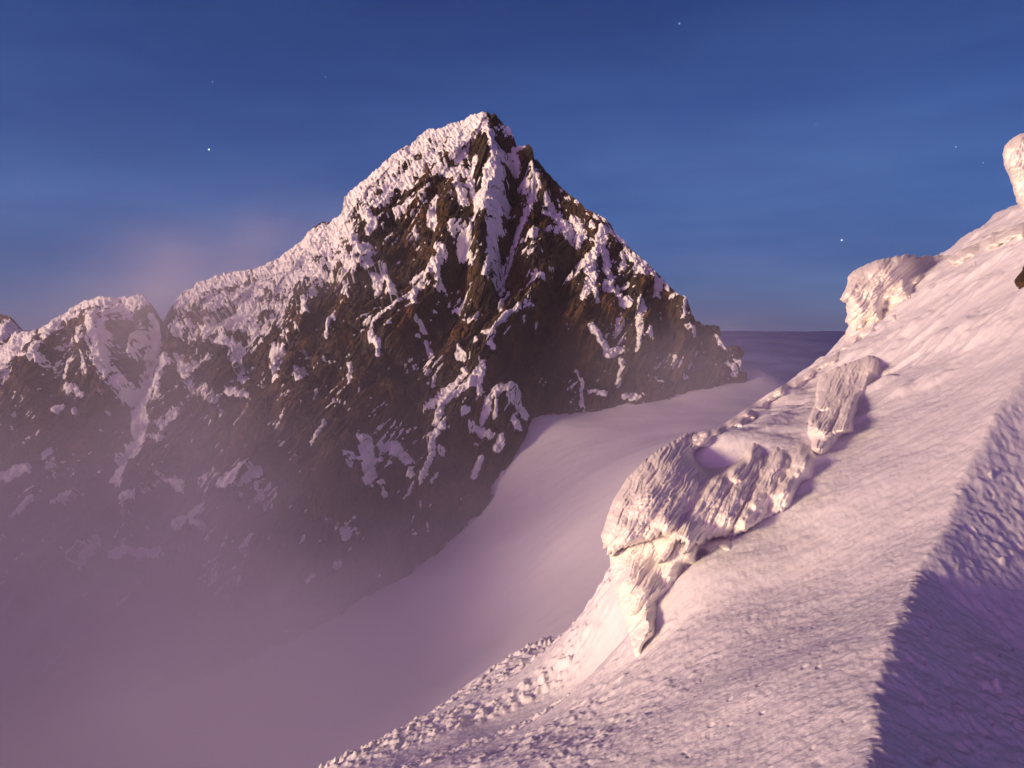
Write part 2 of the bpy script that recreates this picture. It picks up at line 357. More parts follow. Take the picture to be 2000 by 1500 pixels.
def build_mountain(name, skyline, base, x0, x1, dx, rows, label, cat, snow_th=1.05, seed=0, rough=1.0, back=70, extra_mask=0.0):
    sk = P(*np.array(skyline, float).T); bs = P(*np.array(base, float).T)
    sk = sk[np.argsort(sk[:, 0])]; bs = bs[np.argsort(bs[:, 0])]
    xs = np.arange(x0, x1, dx); nc = len(xs)
    R = np.interp(xs, sk[:, 0], sk[:, 2]); Yr = np.interp(xs, sk[:, 0], sk[:, 1])
    B = np.interp(xs, bs[:, 0], bs[:, 2]); Yb = np.interp(xs, bs[:, 0], bs[:, 1])
    B = np.minimum(B, R - 14)
    tf = np.concatenate([np.linspace(-0.25, 0, 40)[:-1], np.linspace(0, 1, rows)])
    T, XX = np.meshgrid(tf, xs, indexing='ij')
    g = np.where(T < 0, T * 0.4, 1 - np.clip(1 - T, 0, 1) ** 1.22)
    Z = B + (R - B) * T
    YY = Yb + (Yr - Yb) * g
    p0 = np.stack([XX, YY, Z], -1)
    u, v = project(p0)
    # big relief, traced ribs and gullies, then crags
    wu = 9 * fbm2(XX / 16, Z / 16, 3, 31 + seed); wv = 9 * fbm2(XX / 16, Z / 16, 3, 37 + seed)
    big = 9.0 * sample(S_RIB, u + wu, v + wv) - 9.0 * sample(S_GUL, u + wu, v + wv)
    a, c = strata(XX, Z)
    aw = a + 2.2 * noise2(XX / 14, Z / 14, 41 + seed); cw = c + 1.8 * noise2(XX / 12, Z / 12, 43 + seed)
    f1, k1 = facets(aw / 34, cw / 15, 1 + seed, 1.0, 0.55)
    f2, k2 = facets(aw / 13, cw / 5.5, 2 + seed, 1.0, 0.6)
    f3, k3 = facets(aw / 4.6, cw / 2.1, 3 + seed, 1.0, 0.6)
    rg = ridge2(aw / 30, cw / 7.5, 3, 47 + seed)
    f4, k4 = facets((aw + 0.6 * noise2(XX / 1.5, Z / 1.5, 45)) / 1.9, cw / 0.95, 4 + seed, 1.0, 0.6)
    rel = big + rough * (4.2 * f1 + 2.3 * f2 + 1.05 * f3 + 0.42 * f4 + 1.3 * rg)
    rel = rel - rough * (1.0 * sstep(0.14, 0.0, k2) + 0.55 * sstep(0.14, 0, k3))
    rel = rel + rough * 0.45 * fbm3(XX / 3.0, YY / 3.0, Z / 3.0, 3, 53 + seed)
    soft = big + rough * (3.2 * f1 * sstep(0.0, 0.25, k1) + 1.0 * rg + 1.2 * f2)
    # taper of the big relief towards the ridge so that the skyline stays where it is
    tp = 0.35 + 0.65 * sstep(0.0, 0.12, 1 - T)
    tpz = sstep(0.0, 0.10, 1 - T)
    N3 = np.stack([0 * tp, -0.83 * tp, 0.55 * tp * tpz], -1)
    rock = p0 + N3 * rel[..., None]
    # crest roughness
    cr = rough * (1.0 * noise2(xs / 5.0, xs * 0, 61 + seed) + 0.7 * noise2(xs / 1.8, xs * 0, 63 + seed) + 0.5 * facets(xs / 2.6, xs * 0, 65 + seed)[0])
    w = sstep(0.90, 1.0, T)
    rock[..., 2] += w * cr
    # back side falls away behind the crest
    tb = np.linspace(0, 1, back)[1:]
    TB, XB = np.meshgrid(tb, xs, indexing='ij')
    ZB = (rock[-1, :, 2]) - (R - B + 30) * TB
    YB = rock[-1, :, 1] + (60 + 0.7 * (Yr - Yb)) * TB ** 0.8
    relb = rough * (3 * fbm2(XB / 14, ZB / 14, 4, 71 + seed)) * sstep(0, 0.08, TB)
    backp = np.stack([XB, YB + relb, ZB], -1)
    allp = np.concatenate([rock, backp], 0)
    root = empty(name, (float(xs.mean()), float(Yb.mean()), float(B.min())))
    ob = mesh_obj('rock', allp, grid_quads(allp.shape[0], nc), M_ROCK, smooth=False); reparent(ob, root)
    # ---- snow / rime: its own skin lying over the rock wherever it sticks
    m = sample(S_SNOW, u + 5 * fbm2(XX / 5.5, Z / 5.5, 3, 81 + seed), v + 6 * fbm2(XX / 4.5, Z / 6.5, 3, 83 + seed))
    m = np.where(T > 0.0, m, 0)
    streak = fbm2(XX / 2.2 + Z / 9, Z / 6.5, 3, 85 + seed)      # feathers hang down
    ledge = ridge2(aw / 16, cw / 3.6, 2, 87 + seed)
    hang = noise2((XX * 0.85 + Z * 0.5) / 0.9, (Z * 0.85 - XX * 0.5) / 3.6, 91 + seed)
    fld_ = m + 0.22 * streak + 0.30 * hang + 0.14 * noise2(XX / 0.8, Z / 1.1, 92 + seed) + 0.20 * fbm2(XX / 7, Z / 7, 3, 89 + seed) - 0.52 + extra_mask
    # stray flecks on small ledges everywhere, more of them high up
    fleck = fbm2(XX / 3.2, Z / 4.5, 3, 93 + seed)
    fld_ = np.maximum(fld_, np.where(T > 0.02, 0.9 * (fleck - 0.88 - 0.25 * (1 - T)), -1))
    thin = ridge2(a / 30, c / 3.4, 1, 101 + seed) + 0.9 * fbm2(XX / 15, Z / 15, 3, 103 + seed) + 0.35 * hang + 0.3 * noise2(a / 3, c / 1.2, 105)
    fld_ = np.maximum(fld_, np.where(T > 0.05, 0.40 * (thin - 1.62 + 0.22 * sstep(0.3, 1.0, T)), -1))
    th = snow_th * np.clip(fld_ * 1.7, -0.6, 1.0)
    lump = 0.55 + 0.75 * ridge2(XX / 2.6 + Z / 7.5, Z / 7.0, 2, 95 + seed) * 0.6 + 0.35 * noise2(XX / 5, Z / 5, 97 + seed)
    th = np.where(th > 0, th * (0.55 + 0.6 * np.clip(lump, 0, 1.8)) + 0.35 * np.clip(fld_ * 3, 0, 1) * (hang + 0.5 * noise2(XX / 0.8, Z / 0.8, 99)), th)
    base_ = np.minimum(soft + 0.3, rel + 0.9)
    base_ = np.maximum(base_, rel + 0.05)
    sn = p0 + np.array([-0.25, -0.80, 0.55]) * th[..., None] * np.stack([1 + 0 * tpz, 1 + 0 * tpz, 0.5 + 0.5 * tpz], -1) + N3 * base_[..., None]
    sn[..., 2] += w * cr
    sn[-1] = sn[-1] + np.array([0, 1.2, 0.1]) * np.clip(th[-1], 0, 9)[..., None]
    q = grid_quads(p0.shape[0], nc)
    keep = (th.ravel()[q] > -0.12 * snow_th).any(1)
    so = mesh_obj('snow_crust', sn, q[keep], M_PEAKSNOW); reparent(so, root)
    tag(root, label, cat, 'structure')
    return root

SKY_MAIN = [(150,1150,400),(205,960,408),(240,860,414),(268,760,420),(290,690,424),(308,640,428),(322,618,430),(340,590,430),(360,570,430),(380,555,430),(430,536,432),(470,531,432),(500,525,432),(545,505,432),(590,470,432),(612,443,432),(664,424,432),(673,408,432),(674,386,432),(690,370,432),(745,322,432),(770,300,432),(800,282,432),(838,249,432),(848,255,432),(880,241,432),(905,235,432),(922,227,432),(935,221,432),(956,224,432),(971,228,432),(984,244,431),(997,250,431),(1005,268,430),(1009,284,430),(1021,286,429),(1033,281,428),(1040,291,427),(1044,314,427),(1062,328,426),(1080,352,425),(1110,378,423),(1150,410,420),(1180,428,418),(1192,440,418),(1205,460,417),(1240,492,415),(1270,520,413),(1300,552,411),(1330,578,409),(1345,596,408),(1352,618,407),(1375,638,406),(1400,655,405),(1425,690,403),(1442,706,402),(1450,735,401),(1458,765,400)]
BASE_MAIN = [(1475,800,396),(1450,748,398),(1410,752,396),(1380,765,392),(1300,778,384),(1220,792,378),(1150,803,374),(1090,815,370),(1040,818,366),(1015,860,352),(985,930,336),(925,1020,318),(880,1062,308),(790,1124,292),(680,1190,272),(560,1262,254),(440,1320,244),(300,1400,240),(100,1500,240)]
build_mountain('mountain', SKY_MAIN, BASE_MAIN, -232, 121, 0.36, 760, 'tall dark rock pyramid crusted with rime, its long left shoulder and pointed summit in the middle', 'mountain')

SKY_TOWER = [(-120,760,415),(-60,700,415),(0,668,415),(35,648,415),(50,650,415),(90,635,415),(140,602,415),(165,590,415),(190,581,415),(215,579,415),(240,579,415),(278,576,415),(287,586,415),(298,606,414),(310,640,412),(330,720,410),(360,850,404),(390,960,396)]
BASE_TOWER = [(-120,1500,260),(0,1480,262),(150,1440,264),(300,1400,266),(420,1340,268)]
build_mountain('mountain', SKY_TOWER, BASE_TOWER, -310, -150, 0.42, 560, 'lower flat-topped rock tower left of the col, half sunk in mist', 'mountain', seed=5)

SKY_FAR = [(-120,560,640),(-60,590,640),(-20,606,640),(8,616,640),(22,620,640),(34,634,640),(42,646,640),(60,668,640),(120,740,640)]
BASE_FAR = [(-120,900,560),(0,900,560),(120,900,560)]
build_mountain('mountain', SKY_FAR, BASE_FAR, -480, -345, 0.9, 200, 'small far rock summit at the left edge behind the tower', 'mountain', seed=9, extra_mask=0.28)

# loose boulders on the right-hand ridge of the peak
def boulder(name, c, r, mat, seed, squash=(1, 1, 1), rough=0.35, sub=48):
    th = np.linspace(0, np.pi, sub); ph = np.linspace(0, 2 * np.pi, 2 * sub, endpoint=False)
    TH, PH = np.meshgrid(th, ph, indexing='ij')
    d = np.stack([np.sin(TH) * np.cos(PH), np.sin(TH) * np.sin(PH), np.cos(TH)], -1)
    rr = 1 + rough * fbm3(d[..., 0] * 1.3, d[..., 1] * 1.3, d[..., 2] * 1.3, 4, seed, 0.55)
    p = d * rr[..., None] * r * np.array(squash)
    q = grid_quads(sub, 2 * sub, closed=True)
    o = mesh_obj(name, p, q, mat); o.location = c
    return o
bl = [((1390,648,409), 4.2, 'flat dark boulder on the right ridge of the peak, upper one of three'),
      ((1432,690,404), 4.4, 'largest dark boulder perched low on the right ridge of the peak'),
      ((1444,738,400), 4.0, 'dark boulder at the very foot of the right ridge, touching the snow')]
for i, (c, r, lb) in enumerate(bl):
    o = boulder('boulder', P(*c).tolist(), r, M_BOULDER, 5 + i, (1.0, 1, 0.85)); tag(o, lb, 'boulder', group='boulders on the right ridge')

# ------------------------------------------------------------------ foreground slope
SLOPE_PTS = [
 # crest of the slope against the sky, from the right
 (2000,445,25),(1880,490,25.5),(1800,530,25),(1720,598,24.3),(1655,680,23.2),(1560,738,21),(1600,712,22.1),(1525,756,20.1),(1490,779,19.0),(1450,808,17.9),(1400,845,16.7),(1450,850,16.3),(1525,800,18.2),(1600,755,19.7),(1330,890,15.2),
 # face
 (2000,700,14.2),(1900,600,18.4),(1780,640,20),(1600,800,17.2),(1750,750,16.4),(1850,850,12.8),(1680,860,14.4),(1600,950,13.0),(1700,1000,11.5),(1500,1150,10.8),(1400,910,14.7),(1450,1050,12.3),(1330,1110,11.6),(1300,1250,10.2),(1248,1290,10.8),
 (1800,1150,8.6),(1600,1250,8.2),(1700,1500,5.0),(2000,1500,3.9),(1400,1500,6.4),(1100,1500,8.0),(900,1500,9.6),(1400,1350,8.0),(1200,1400,9.1),(2000,1100,8.0),(1100,1400,10.2),
 # lower slope and its rounded edge
 (690,1500,13),(800,1424,15),(950,1332,18),(1080,1255,21),(1205,1198,24),(1050,1400,12),(1150,1320,14.5),(850,1470,12.2),(1180,1250,19),(1215,1235,20.5),(1200,1300,14.2)]
SW = P(*np.array(SLOPE_PTS, float).T)
SX = [(1.0,0.0,-1.9),(4,0,-0.9),(8,4,1.2),(-4,2,-5.4),(-8,8,-9.5),(14,10,4.4),(22,20,7.6),(30,30,9.0),(40,20,14),
      (14,34,-1),(17,36,1),(10,34,-6),(6,30,-9),(3,26,-9.6),(4.5,22,-7.4),(0,27,-13),(-4,24,-14),(-7,19,-13.5),(-8,14,-11),(22,36,4),
      (-12,30,-26),(0,42,-28),(14,52,-24),(30,52,-8),(48,48,6),(-30,20,-30),(-30,50,-50),(5,70,-58),(40,80,-40),(70,60,0),(-60,80,-90),(80,100,-40),(0,110,-95)]
SA = np.concatenate([SW, np.array(SX, float)])
slope_f = tps(SA[:, :2], SA[:, 2], 2e-5)
CREST = P(*np.array([(1680,1600,4.3),(1690,1500,5.0),(1702,1330,6.3),(1745,1200,7.6),(1800,1050,9.3),(1870,930,11),(1940,845,12.6),(2010,785,14),(2120,720,16.5)], float).T)[:, :2]

CREST_Z = slope_f(CREST[:, 0], CREST[:, 1])
def crest_dist(x, y):
    """signed distance to the crest (positive on its far, shaded side) and the height of the crest there"""
    best = np.full(np.shape(x), 9e9); sg = np.zeros(np.shape(x)); zc = np.zeros(np.shape(x))
    for k in range(len(CREST) - 1):
        ax, ay = CREST[k]; bx, by = CREST[k + 1]
        dx, dy = bx - ax, by - ay; L = dx * dx + dy * dy
        t = np.clip(((x - ax) * dx + (y - ay) * dy) / L, 0, 1)
        ex, ey = x - ax - t * dx, y - ay - t * dy
        d = np.hypot(ex, ey); n = d < best
        best = np.where(n, d, best); sg = np.where(n, np.sign(ex * dy - ey * dx), sg)
        zc = np.where(n, CREST_Z[k] + t * (CREST_Z[k + 1] - CREST_Z[k]), zc)
    return best * sg, zc

def pits(x, y, s, seed, prob, r0):
    """scattered round hollows (1 at the centre)"""
    a = np.asarray(x, F32) / s + seed * 3.1; b = np.asarray(y, F32) / s - seed * 4.7
    ai = np.floor(a).astype(np.int32); bi = np.floor(b).astype(np.int32); o = np.zeros(a.shape, F32)
    for da in (-1, 0, 1):
        for db in (-1, 0, 1):
            k = PERM[PERM[(ai + da) & 255] + ((bi + db) & 255)]; r = RV[k]
            d = np.hypot(a - (ai + da + .5 + .45 * r[..., 0]), b - (bi + db + .5 + .45 * r[..., 1]))
            rad = r0 * (0.55 + 0.45 * r[..., 2]) / s
            o = np.maximum(o, np.where(r[..., 3] * .5 + .5 < prob, np.clip(1 - (d / np.maximum(rad, 1e-4)) ** 2, 0, 1), 0))
    return o

def slope_z(x, y, detail=True):
    z = slope_f(x, y)
    d, zc = crest_dist(x, y)
    fade = sstep(18.0, 13.0, y)
    d = d + 0.07 * noise2(x / 1.3, y / 1.3, 110) * sstep(2, 6, y)
    sp = np.log1p(np.exp(np.clip(d / 0.07, -40, 40))) * 0.07          # smooth max(d, 0)
    on = 1 - np.exp(-np.clip(d, 0, None) / 0.12)
    z = z + (np.minimum(zc - (0.48 + 0.28 * sstep(7.0, 9.5, y)) * np.minimum(sp, 3.5), z) - z) * fade * np.where(d > 0, on, 0)
    if not detail: return z
    shade = sstep(-0.1, 0.4, d) * sstep(15, 11, y)           # rougher, lumpy ground beyond the crest
    a = x * 0.93 + y * 0.36; c = -x * 0.36 + y * 0.93
    z = z + 0.16 * fbm2(x / 4.5, y / 4.5, 3, 111) + 0.020 * (1 - 0.6 * sstep(13, 19, y)) * fbm2(a / 0.9, c / 0.30, 3, 113)
    z = z + 0.006 * ridge2(a / 0.38, c / 0.10, 2, 115) * (0.4 + 0.6 * np.clip(0.5 + noise2(x / 2, y / 2, 117), 0, 1))
    z = z + 0.006 * fbm2(x / 0.06, y / 0.06, 2, 119)
    gm = 0.35 + 0.9 * np.clip(0.5 + 0.9 * fbm2(a / 3.2, c / 1.6, 2, 116), 0, 1.2)
    z = z + gm * (0.5 + y / 16) * (0.0075 * fbm2(x / 0.15, y / 0.14, 3, 120) + 0.010 * np.clip(fbm2(a / 0.45, c / 0.2, 3, 124) - 0.25, 0, 1))
    near = sstep(13, 8, y)
    z = z - near * (0.020 * pits(x, y, 0.16, 1, 0.22, 0.042) * np.clip(0.8 + fbm2(x / 0.05, y / 0.05, 2, 118), 0, 1.4))
    z = z + 0.009 * pits(a * 0.45, c, 0.34, 5, 0.22, 0.07)
    z = z + shade * (0.018 * fbm2(x / 0.5, y / 0.4, 3, 121) + 0.022 * fbm2(x / 0.13, y / 0.10, 3, 122) + 0.09 * pits(x, y, 0.6, 2, 0.25, 0.12) * (0.6 + fbm2(x / .12, y / .12, 2, 123)) - 0.08 * pits(x, y, 0.5, 3, 0.4, 0.10) - 0.045 * pits(x, y, 0.22, 6, 0.55, 0.055) * np.clip(0.8 + fbm2(x / 0.07, y / 0.07, 2, 126), 0, 1.5))
    # clumps of rime on the lower slope, in bands across it
    low = sstep(-3.5, -4.6, z) * sstep(36, 26, y)
    band = np.clip(0.42 + 1.0 * fbm2(a / 5.0, c / 1.1, 2, 125), 0, 1)
    cl = np.clip(fbm2(x / 0.20, y / 0.20, 3, 127) + 0.15, 0, 1.2)
    z = z + low * band * (0.17 * cl) * (0.25 + 0.75 * sstep(8, 16, y))
    # rime tufts on the far crest and the upper slope
    up = sstep(15, 21, y) * sstep(-5.5, -3.5, z)
    z = z + up * (0.07 * np.clip(fbm2(a / 1.5, c / 0.7, 4, 129), -0.2, 1) + 0.010 * ridge2(a / 0.7, c / 0.22, 2, 131))
    z = z + sstep(14, 16.5, y) * sstep(-5.5, -3.5, z) * 0.17 * np.clip(fbm2(a / 1.5, c / 0.6, 3, 133) + 0.1, 0, 1)
    return z

na, nr_ = 1050, 1000
AZ, RR = np.meshgrid(np.radians(np.linspace(-41, 44, na)), np.exp(np.linspace(math.log(2.2), math.log(120), nr_)))
# denser where the camera looks: 2.2 m to 32 m
tt = np.concatenate([np.linspace(0, 0.92, nr_ - 90, endpoint=False), np.linspace(0.92, 1, 90)])
rad = np.where(tt < 0.92, np.exp(math.log(2.2) + (math.log(34) - math.log(2.2)) * tt / 0.92), 34 + (120 - 34) * ((tt - 0.92) / 0.08) ** 1.5)
AZ, RR = np.meshgrid(np.radians(np.linspace(-41, 44, na)), rad)
X = RR * np.sin(AZ); Y = RR * np.cos(AZ)
SLOPE_XY = (X, Y); SLOPE_Z = slope_z(X, Y)
slp = mesh_obj('snow_slope', np.stack([X, Y, SLOPE_Z], -1), grid_quads(nr_, na), M_SLOPE)
tag(slp, 'steep wind-scoured snow slope filling the near right, pinkish in the low light', 'snow slope', 'structure')

# ------------------------------------------------------------------ rime outcrops
def poly_sd(poly, X, Y):
    """signed distance to a polygon, positive inside, and the nearest boundary point"""
    best = np.full(X.shape, 9e9); ins = np.zeros(X.shape, bool); bx_ = X.copy(); by_ = Y.copy()
    n = len(poly)
    for k in range(n):
        ax, ay = poly[k]; bx, by = poly[(k + 1) % n]
        dx, dy = bx - ax, by - ay; L = dx * dx + dy * dy + 1e-9
        t = np.clip(((X - ax) * dx + (Y - ay) * dy) / L, 0, 1)
        qx, qy = ax + t * dx, ay + t * dy
        d = np.hypot(X - qx, Y - qy); m = d < best
        best = np.where(m, d, best); bx_ = np.where(m, qx, bx_); by_ = np.where(m, qy, by_)
        c = ((ay > Y) != (by > Y)) & (X < dx * (Y - ay) / (dy if abs(dy) > 1e-9 else 1e-9) + ax)
        ins ^= c
    return np.where(ins, best, -best), bx_, by_

# depth of the slope along each line of sight, so that rime can grow out of it
def depth_buffer():
    x, y = SLOPE_XY; z = SLOPE_Z
    u, v = project(np.stack([x, y, z], -1))
    D = np.full((380, 520), 9e9)
    iu = np.floor(u / 4).astype(int); iv = np.floor(v / 4).astype(int)
    ok = (iu >= 0) & (iu < 520) & (iv >= 0) & (iv < 380) & (y > 1)
    np.minimum.at(D, (iv[ok], iu[ok]), y[ok])
    return D
DB = depth_buffer()
def slope_depth(u, v):
    i, j = int(v // 4), int(u // 4)
    i = min(max(i, 2), 377); j = min(max(j, 2), 517)
    w = DB[i - 2:i + 3, j - 2:j + 3]; w = w[w < 1e8]
    return float(np.median(w)) if len(w) else None

def rime_block(name, poly, base, mat, ang, front, back, R, lobes, LW, amp, seed, step=1.3, jag=4.0, fib=0.035, spread=12, parent=None, masses=()):
    """a mass of rime feathers: outline and depth from the photo, feathers laid like shingles along ang (degrees below the horizontal, pointing left).
    base: (u, v, depth or None for the depth of the slope there, how far the rime stands out 0..1)"""
    rs = np.random.RandomState(seed)
    poly = np.array(poly, float)
    seg = np.linalg.norm(np.roll(poly, -1, 0) - poly, axis=1); cum = np.concatenate([[0], np.cumsum(seg)])
    s = np.arange(0, cum[-1], 2.2); cl = np.concatenate([poly, poly[:1]])
    rx = np.interp(s, cum, cl[:, 0]); ry = np.interp(s, cum, cl[:, 1])
    e = np.array([-math.cos(math.radians(ang)), math.sin(math.radians(ang))])
    j = jag * (np.abs(noise2(s / 13.0, s * 0, seed)) * 1.6 + 0.8 * np.abs(noise2(s / 5.0, s * 0, seed + 4)) - 0.45)
    pr = np.stack([rx + e[0] * j, ry + e[1] * j], -1)
    u0, v0 = pr.min(0) - step; u1, v1 = pr.max(0) + step
    nu, nv = int((u1 - u0) / step) + 2, int((v1 - v0) / step) + 2
    U, V = np.meshgrid(u0 + np.arange(nu) * step, v0 + np.arange(nv) * step)
    d, bx_, by_ = poly_sd(pr, U, V)
    inside = d > -step * 1.5
    U2 = np.where(d < 0, bx_, U); V2 = np.where(d < 0, by_, V); d = np.clip(d, 0, None)
    bb = []
    for (bu, bv, by, bm) in base:
        if by is None:
            by = slope_depth(bu, bv)
            if by is None: continue
        bb.append((bu, bv, by, bm))
    b = np.array(bb, float); c0 = b[:, :2].mean(0)
    yb = tps(b[:, :2] - c0, b[:, 2], 1e-3)(U2 - c0[0], V2 - c0[1])
    wsum = 0; msum = 0
    for k in range(len(b)):
        w_ = 1 / (((U2 - b[k, 0]) ** 2 + (V2 - b[k, 1]) ** 2) + 30.0) ** 1.4
        wsum = wsum + w_; msum = msum + w_ * b[k, 3]
    M = np.clip(msum / wsum, 0, 1)
    M = sstep(0.05, 0.75, M + 0.05 * fbm2(U2 / 30, V2 / 30, 2, seed + 31))
    inf = np.sqrt(np.clip(1 - (1 - np.clip(d / R, 0, 1)) ** 2, 0, 1))
    H = np.zeros(U.shape)
    for (mu0, mv0, mu1, mv1, mw, mh) in masses:      # the large locks
        dx, dy = mu1 - mu0, mv1 - mv0; L = dx * dx + dy * dy
        t = np.clip(((U - mu0) * dx + (V - mv0) * dy) / L, 0, 1)
        dd = np.hypot(U - mu0 - t * dx, V - mv0 - t * dy) + 3 * noise2(U / 20, V / 20, seed + 41)
        wd = mw * (0.6 + 0.4 * t)
        H = np.maximum(H, mh * (0.45 + 0.55 * t) * np.sqrt(np.clip(1 - (dd / wd) ** 2, 0, 1)))
    H0 = H.copy(); F = np.zeros(U.shape)
    cnt = 0
    while cnt < lobes:
        cx = rs.uniform(poly[:, 0].min(), poly[:, 0].max()); cy = rs.uniform(poly[:, 1].min(), poly[:, 1].max())
        gi, gj = int((cy - v0) / step), int((cx - u0) / step)
        if not (0 <= gi < nv and 0 <= gj < nu) or d[gi, gj] <= 0:
            cnt += 0.05; continue
        cnt += 1
        big = rs.rand() < 0.3
        L = LW[0] * rs.uniform(0.6, 1.3) * (1.5 if big else 0.8); W = LW[1] * rs.uniform(0.7, 1.3) * (1.5 if big else 0.75)
        an = math.radians(ang + rs.normal() * spread * 0.5 + 10 * float(noise2(np.array([cx / 90.]), np.array([cy / 90.]), seed)[0]))
        ex, ey = -math.cos(an), math.sin(an)
        Rr = max(L, W) * 1.1
        i0, i1 = max(0, int((cy - Rr - v0) / step)), min(nv, int((cy + Rr - v0) / step) + 1)
        j0, j1 = max(0, int((cx - Rr - u0) / step)), min(nu, int((cx + Rr - u0) / step) + 1)
        du, dv = U[i0:i1, j0:j1] - cx, V[i0:i1, j0:j1] - cy
        bend = rs.normal() * 0.25
        S = (du * ex + dv * ey) / L; Tt = (-du * ey + dv * ex) / W + bend * S * S
        Tt = Tt + 0.25 * noise2(du / 9 + cx, dv / 9 + cy, seed + 9)
        wd = 0.55 + 0.45 * np.clip((S + 1) / 1.2, 0, 1)
        cross = np.clip(1 - (Tt / wd) ** 2, 0, 1) ** 0.7
        te = 0.35 + 0.15 * noise2(Tt * 2.3 + cnt, S * 0 + cnt, seed + 13)      # ragged tip
        tip = np.sqrt(np.clip(1 - (np.clip(S - te, 0, 1) / (1 - te)) ** 2, 0, 1))
        prof = np.clip((S + 1) / 1.45, 0, 1) ** 0.9 * tip * (np.abs(S) < 1)
        k = rs.uniform(0.5, 1.0) * (1.2 if big else 0.7)
        h = amp * k * cross * prof * (1 + 0.35 * noise2(Tt * 2.6 + cnt * 3.3, S * 0.9, seed + 2))
        F[i0:i1, j0:j1] = np.maximum(F[i0:i1, j0:j1], h)
    H = H + F
    ca, sa = math.cos(math.radians(ang)), math.sin(math.radians(ang))
    al = -U * ca + V * sa; ac = U * sa + V * ca
    ac = ac + 7 * noise2(U / 34, V / 34, seed + 20)
    fibre = fib * (0.7 * ridge2(al / 95, ac / 8.0, 2, seed + 6) + 0.7 * noise2(al / 60, ac / 3.6, seed + 7) + 0.45 * noise2(al / 34, ac / 2.2, seed + 17))
    fine = 0.22 * fib * fbm2(U / 7, V / 7, 3, seed + 8)
    edge = sstep(-2, 5, d)
    fr = front * inf + (H + fibre + fine) * edge + 0.18 * front * fbm2(U / 60, V / 60, 2, seed + 12) * edge
    fr = fr * M - 0.032 * yb * (1 - M)
    pf = P(U2, V2, yb - fr)
    pb = P(U2, V2, yb + back * inf + 0.04 * yb * (1 - M))
    nv_, nu_ = U.shape
    q = grid_quads(nv_, nu_)
    keep = inside.ravel()[q].all(1)
    n = nv_ * nu_
    quads = np.concatenate([q[keep], q[keep][:, ::-1] + n])
    o = mesh_obj(name, np.concatenate([pf.reshape(-1, 3), pb.reshape(-1, 3)]), quads, mat)
    if parent: reparent(o, parent)
    return o

n_ = None
oc = empty('rime_outcrop', P(1300, 1200, 12.5).tolist())
tag(oc, 'big overhanging mass of rime feathers at the edge of the near slope, glowing yellow below', 'rime outcrop')
A_POLY = [(1440,835),(1400,838),(1340,846),(1300,870),(1266,892),(1226,932),(1198,976),(1188,1004),(1174,1048),(1180,1066),(1196,1082),(1222,1066),(1262,1058),(1290,1044),(1305,1050),(1300,1072),(1284,1096),(1298,1096),(1314,1076),(1322,1056),(1338,1062),(1330,1084),(1345,1078),(1358,1062),(1376,1066),(1400,1050),(1420,1056),(1446,1042),(1500,1012),(1560,985),(1620,930),(1640,890),(1620,850),(1560,830),(1500,815)]
A_BASE = [(1180,1060,12.8,1),(1190,1000,13.2,1),(1226,932,13.9,1),(1300,870,14.9,1),(1345,925,13.9,1),(1300,1050,12.2,1),(1345,1066,12.0,.95),(1395,1055,n_,.65),(1446,1042,n_,.55),(1480,1020,n_,.5),(1400,960,13.4,1),(1450,930,13.9,1),(1490,890,14.8,1),(1490,845,16.2,.8),(1340,850,15.6,.9),(1375,860,15.7,.8),
 (1520,960,n_,.6),(1560,900,n_,.55),(1580,975,n_,0),(1630,930,n_,0),(1640,890,n_,0),(1610,850,n_,0.2),(1550,835,n_,0.2),(1510,1005,n_,.45),(1400,890,n_,0),(1375,895,n_,0),(1425,885,n_,0),(1440,850,n_,0),(1410,845,n_,.1)]
A_MASS = [(1400,850,1250,1000,34,.22),(1260,920,1190,1040,30,.20),(1300,930,1225,1055,24,.24),(1350,945,1280,1040,26,.26),(1420,930,1345,1055,30,.34),(1500,838,1440,925,22,.28),(1475,900,1400,1040,24,.34),(1530,900,1455,1030,24,.30),(1590,880,1520,985,20,.22)]
rime_block('overhang', A_POLY, A_BASE, M_RIME, 58, 0.50, 1.8, 40, 330, (78, 10), 0.13, 101, parent=oc, masses=A_MASS, fib=0.034, spread=9, jag=9)
B_POLY = [(1186,1060),(1192,1100),(1199,1140),(1206,1176),(1226,1232),(1236,1262),(1240,1298),(1270,1280),(1310,1230),(1345,1180),(1380,1130),(1415,1088),(1448,1052),(1435,1030),(1290,1022),(1230,1040)]
B_BASE = [(1192,1090,12.8,1),(1206,1176,12.1,1),(1232,1250,11.4,.9),(1240,1295,n_,.3),(1250,1150,11.9,1),(1290,1040,12.5,1),(1250,1230,11.5,.9),(1290,1100,12.4,.8),(1300,1180,n_,.25),(1350,1120,n_,.15),(1405,1092,n_,0),(1445,1048,n_,.15),(1415,1062,n_,.5),(1385,1070,n_,.6),(1345,1072,12.1,.85),(1370,1085,n_,.3),(1430,1035,n_,.5),(1380,1130,n_,0),(1345,1180,n_,0),(1310,1230,n_,0),(1275,1270,n_,0)]
B_MASS = [(1265,1070,1215,1165,22,.16),(1300,1090,1232,1190,14,.14),(1320,1130,1250,1235,14,.12)]
rime_block('beard', B_POLY, B_BASE, M_RIME, 57, 0.34, 1.2, 40, 110, (60, 9), 0.07, 151, parent=oc, masses=B_MASS, spread=8)

